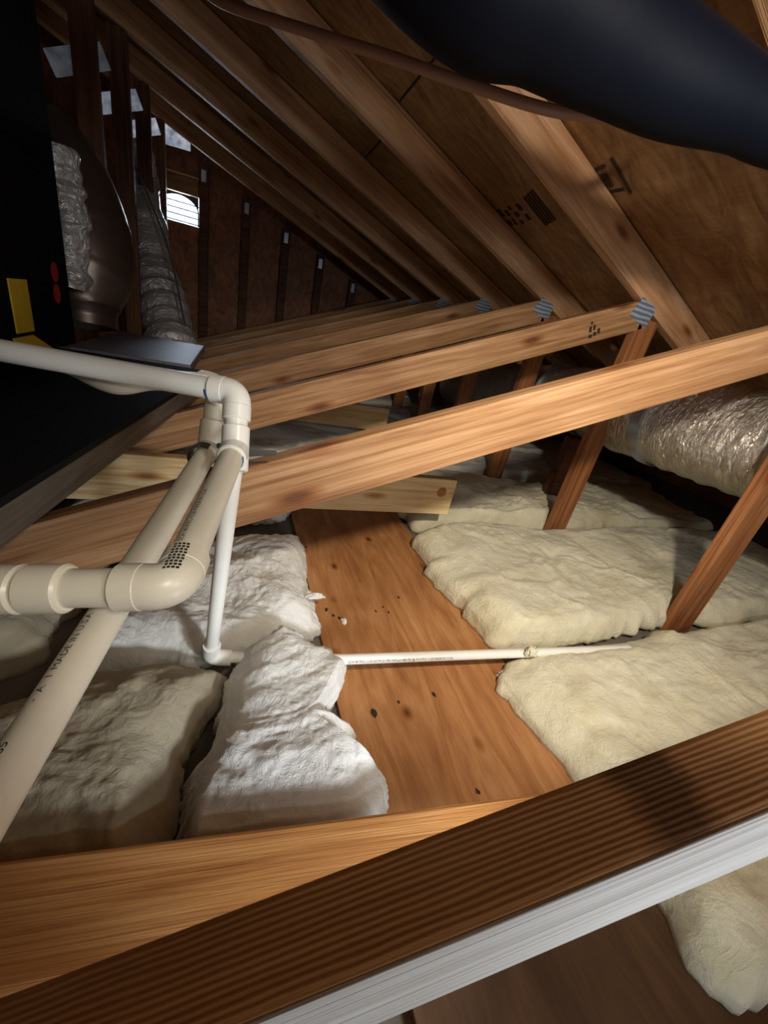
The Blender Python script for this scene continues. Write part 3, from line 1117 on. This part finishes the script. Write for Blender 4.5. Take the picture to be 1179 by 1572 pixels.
# platform under it
pa, pb_ = Vector((-0.141, 1.465, -0.30)), Vector((-0.272, 0.567, -0.30))
dp = (pa - pb_).normalized()
o = member('platform_board', pb_ - dp * 0.30 - Vector((0.02, 0, 0.027)), pa + dp * 0.40 - Vector((0.02, 0, 0.027)), 0.04, 0.052, M['grey_board'], None, yref=(1, 0, 0), bevel=0.003)
tag(o, 'greyish board edging the dark furnace platform', 'board')
bm = bmesh.new()
q4 = [pb_ - dp * 0.25, pa + dp * 0.315, Vector((-1.6, 1.775, -0.30)), Vector((-1.6, 0.32, -0.30))]
c4 = sum(q4, Vector()) / 4
vs = [bm.verts.new(p - c4) for p in q4]
f = bm.faces.new(vs)
ext = bmesh.ops.extrude_face_region(bm, geom=[f])
for g in ext['geom']:
    if isinstance(g, bmesh.types.BMVert):
        g.co.z += 0.012
ins = bmesh.ops.inset_region(bm, faces=[x for x in bm.faces if x.calc_center_median().z > 0.011], thickness=0.012)
for x in bm.faces:
    pass
bmesh.ops.recalc_face_normals(bm, faces=bm.faces)
o = link('drain_pan', bm_mesh(bm), M['pan_black'])
o.location = c4 + Vector((0, 0, H))
tag(o, 'flat black drain pan under the furnace and upper pipe', 'pan')

# sheet metal plenum beside it
o = box('sheet_metal_plenum', (-0.56, 1.79, -0.318), (-0.165, 2.54, -0.28), M['sheet'], bevel=0.004)
tag(o, 'low grey sheet metal plenum box beside the black furnace', 'plenum')

# ------------------------------------------------------------------ ducts
def ripple(amp, per, wr, seed):
    def f(i, k, p):
        return amp * math.sin(i * per) + wr * noise.noise(p * 14 + Vector((seed, 0, 0))) + wr * 0.6 * noise.noise(p * 40 + Vector((seed, 3, 0)))
    return f


# round duct bulging beside the furnace
pth = spline([atY(62, 190, 2.46), atY(104, 280, 2.42), atY(132, 380, 2.36), atY(128, 450, 2.30), atY(132, 500, 2.27)], 12)
dk = tube('round_duct', pth, [0.12 + 0.062 * math.sin(math.pi * min(1, i / 44)) for i in range(len(pth))], M['duct_brown'], None, 36,
          None, lambda i, k, p: 0.004 * (1 if i % 10 == 0 else 0))
tag(dk, 'dull brown round duct curving down beside the black furnace', 'duct')
pth = spline([atY(84, 225, 2.08), atY(100, 300, 2.08), atY(108, 370, 2.07), atY(106, 440, 2.06)], 14)
dk = tube('foil_duct', pth, [0.062 + 0.006 * math.sin(i * 0.7) for i in range(len(pth))], M['foil'], None, 32, None, ripple(0.003, 1.2, 0.016, 3))
tag(dk, 'crumpled silver foil sleeve against the furnace edge', 'duct')
# slanted silver duct standing before the gable
pth = spline([atD(210, 190, 2.85), atD(218, 250, 2.8), atD(224, 330, 2.75), atD(238, 420, 2.7), atD(258, 500, 2.63), atD(272, 560, 2.58)], 16)
nn = len(pth)
fd = thing('flexible_duct', 'silver flexible duct leaning upright in front of the gable vent', 'duct', (pth[-1].x, pth[-1].y, pth[-1].z))
tube('duct_sleeve', pth, [0.06 + 0.095 * (min(1, i / (nn * 0.72))) ** 1.2 for i in range(nn)], M['foil'], fd, 40, None, ripple(0.004, 1.5, 0.024, 8))
wr_ = spline([atD(196, 232, 2.6), atD(232, 310, 2.55), atD(262, 395, 2.5), atD(284, 500, 2.45)], 6)
tube('hanger_wire', wr_, 0.006, M['galv'], fd, 8)
# big silver duct low under the roof slope
rp = spline([atD(1420, 775, 1.18), atD(1179, 690, 1.40), atD(1010, 642, 1.72), atD(900, 618, 2.3), atD(795, 598, 3.1), atD(700, 592, 3.9)], 22)
nn = len(rp)
rd = thing('flexible_duct', 'large silver foil duct lying under the roof slope beyond the posts', 'duct', (rp[22].x, rp[22].y, -0.80))
tube('duct_sleeve', rp, [0.190] * nn, M['foil_shiny'], rd, 72, None, ripple(0.003, 1.4, 0.007, 1))
c_r = rp[22]
for j in (40, 74):
    tube('duct_band', [rp[j], rp[j + 1], rp[j + 2]], [0.199] * 3, M['galv'], rd, 40)
    pp = rp[j + 1]
# blocks carrying it
for n_, j in enumerate((62, 100)):
    p = rp[j]
    o = box('duct_cradle', (p.x - 0.12, p.y - 0.03, -0.80), (p.x + 0.12, p.y + 0.03, p.z - 0.197), M['stud'])
    tag(o, 'wooden block under the large silver duct, %s' % ('closer one', 'farther one')[n_], 'wood block', 'blocks under the silver duct')

# black jacketed duct sagging across the top
bp = spline([Vector((-0.40, 0.80, 0.70)), atD(650, -140, 0.50), atD(855, 4, 0.56), atD(1020, 114, 0.62), atD(1179, 182, 0.66), atD(1300, 232, 0.70), Vector((1.45, 0.40, 0.36))], 14)
nb_ = len(bp)
bd = tube('hanging_duct', bp, [0.098 - 0.043 * min(1, max(0, (i - 20) / 34)) for i in range(nb_)], M['navy'], None, 48, None, lambda i, k, p: 0.003 * noise.noise(p * 9))
tag(bd, 'thick blue black duct sagging across the top under the rafters', 'duct')
cp = spline([atD(300, -30, 0.80), atD(345, 5, 0.80), atD(470, 47, 0.79), atD(600, 88, 0.78), atD(720, 130, 0.77), atD(850, 170, 0.76), atD(960, 180, 0.79), atD(1060, 170, 0.84)], 10)
cb = tube('hanging_cable', cp, 0.0100, M['cable'], None, 14)
tag(cb, 'pinkish brown cable slung below the black duct', 'cable')

# glowing panels added for the bright patches high in the far bays
VM = []
for e_ in (0.07, 0.28, 0.55, 0.6):
    s_ = NT('glowing_patch')
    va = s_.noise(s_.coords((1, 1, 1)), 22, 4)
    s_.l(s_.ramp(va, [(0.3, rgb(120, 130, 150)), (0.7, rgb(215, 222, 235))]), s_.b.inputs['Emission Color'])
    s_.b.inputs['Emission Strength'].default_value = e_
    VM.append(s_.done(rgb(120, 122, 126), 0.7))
vp_l = ('topmost and dimmest', 'second from the top', 'third from the top', 'lowest, just above the louvered vent')
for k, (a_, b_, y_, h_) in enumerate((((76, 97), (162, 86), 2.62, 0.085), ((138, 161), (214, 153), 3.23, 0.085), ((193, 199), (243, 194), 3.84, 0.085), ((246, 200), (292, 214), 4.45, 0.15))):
    o = member('glow_panel', atY(a_[0], a_[1], y_), atY(b_[0], b_[1], y_), 0.012, h_, VM[k], None, bevel=0.004)
    tag(o, 'added glowing panel for a bright patch high between dark uprights, %s' % vp_l[k], 'vent panel', 'added glowing panels between the uprights')  # not vents: glowing panels added for the bright patches

# knot holes and scraps on the plywood
ply0 = bpy.data.objects['plywood_panel']
pc = Vector(ply0.location) - Vector((0, 0, H))
random.seed(11)
for (x, y, r_) in ((501, 936, .006), (512, 945, .005), (521, 949, .006), (612, 917, .0055), (577, 938, .004), (588, 932, .004), (596, 940, .004), (574, 1095, .008), (666, 1066, .006), (612, 1078, .004), (733, 1215, .005), (470, 840, .005)):
    p = atZ(x, y, -0.7817)
    bm = bmesh.new()
    n_ = 12
    vs = [bm.verts.new((math.cos(a) * r_ * random.uniform(.55, 1.1), math.sin(a) * r_ * random.uniform(.8, 1.7), 0)) for a in [2 * math.pi * k / n_ for k in range(n_)]]
    f_ = bm.faces.new(vs)
    ex_ = bmesh.ops.extrude_face_region(bm, geom=[f_])
    for g in ex_['geom']:
        if isinstance(g, bmesh.types.BMVert):
            g.co.z += 0.0006
    bmesh.ops.recalc_face_normals(bm, faces=bm.faces)
    o = link('knot_hole', bm_mesh(bm), M['ink_brown'], ply0)
    o.location = p - pc
    tag(o, 'dark knot hole', None)


def tuft(px_, py_, z, sx, sy, sz, seed, label, mat):
    p = atZ(px_, py_, z)
    bm = bmesh.new()
    bmesh.ops.create_icosphere(bm, subdivisions=4, radius=1)
    for v in bm.verts:
        n_ = noise.fractal(v.co * 1.6 + Vector((seed, 0, 0)), 0.9, 2.0, 4)
        v.co = v.co * (1 + 0.55 * n_)
        v.co = Vector((v.co.x * sx, v.co.y * sy, max(v.co.z * sz, -sz * 0.35)))
    o = link('wool_tuft', bm_mesh(bm, True), mat)
    o.location = p + Vector((0, 0, H + sz * 0.35))
    return tag(o, label, 'wool tuft')


tuft(528, 955, -0.782, 0.008, 0.010, 0.006, 3, 'small white wool scrap lying alone on the orange plywood', M['wool_white'])
tuft(775, 1036, -0.782, 0.022, 0.010, 0.010, 5, 'torn wool tuft sticking out on plywood just below the thin pipe', M['wool_white'])
tuft(815, 1003, -0.700, 0.018, 0.012, 0.016, 9, 'wool tuft folded over the thin white pipe', M['wool_cream'])
tuft(484, 917, -0.72, 0.022, 0.009, 0.010, 7, 'white wool wisp hanging over the plywood beside the drop pipe', M['wool_white'])

# pieces that belong to one part of a pipe run hang under that part
for run in (pv, pb):
    kids = list(run.children)

    def mid(o):
        n_ = len(o.data.vertices)
        return sum((v.co for v in o.data.vertices), Vector()) / n_

    def near(o, names):
        best = None
        for k in kids:
            if k.name.split('.')[0] in names:
                dmin = min((v.co - mid(o)).length for v in k.data.vertices)
                if best is None or dmin < best[0]:
                    best = (dmin, k)
        return best[1]

    for o in kids:
        base_ = o.name.split('.')[0]
        tgt = {'elbow_socket': ('elbow', 'front_elbow'), 'sticker_print': ('front_elbow',), 'tee_branch': ('tee',), 'primer_stain': ('tee', 'elbow'),
               'lettering': ('pipe', 'floor_pipe')}.get(base_)
        if tgt:
            o.parent = near(o, tgt)
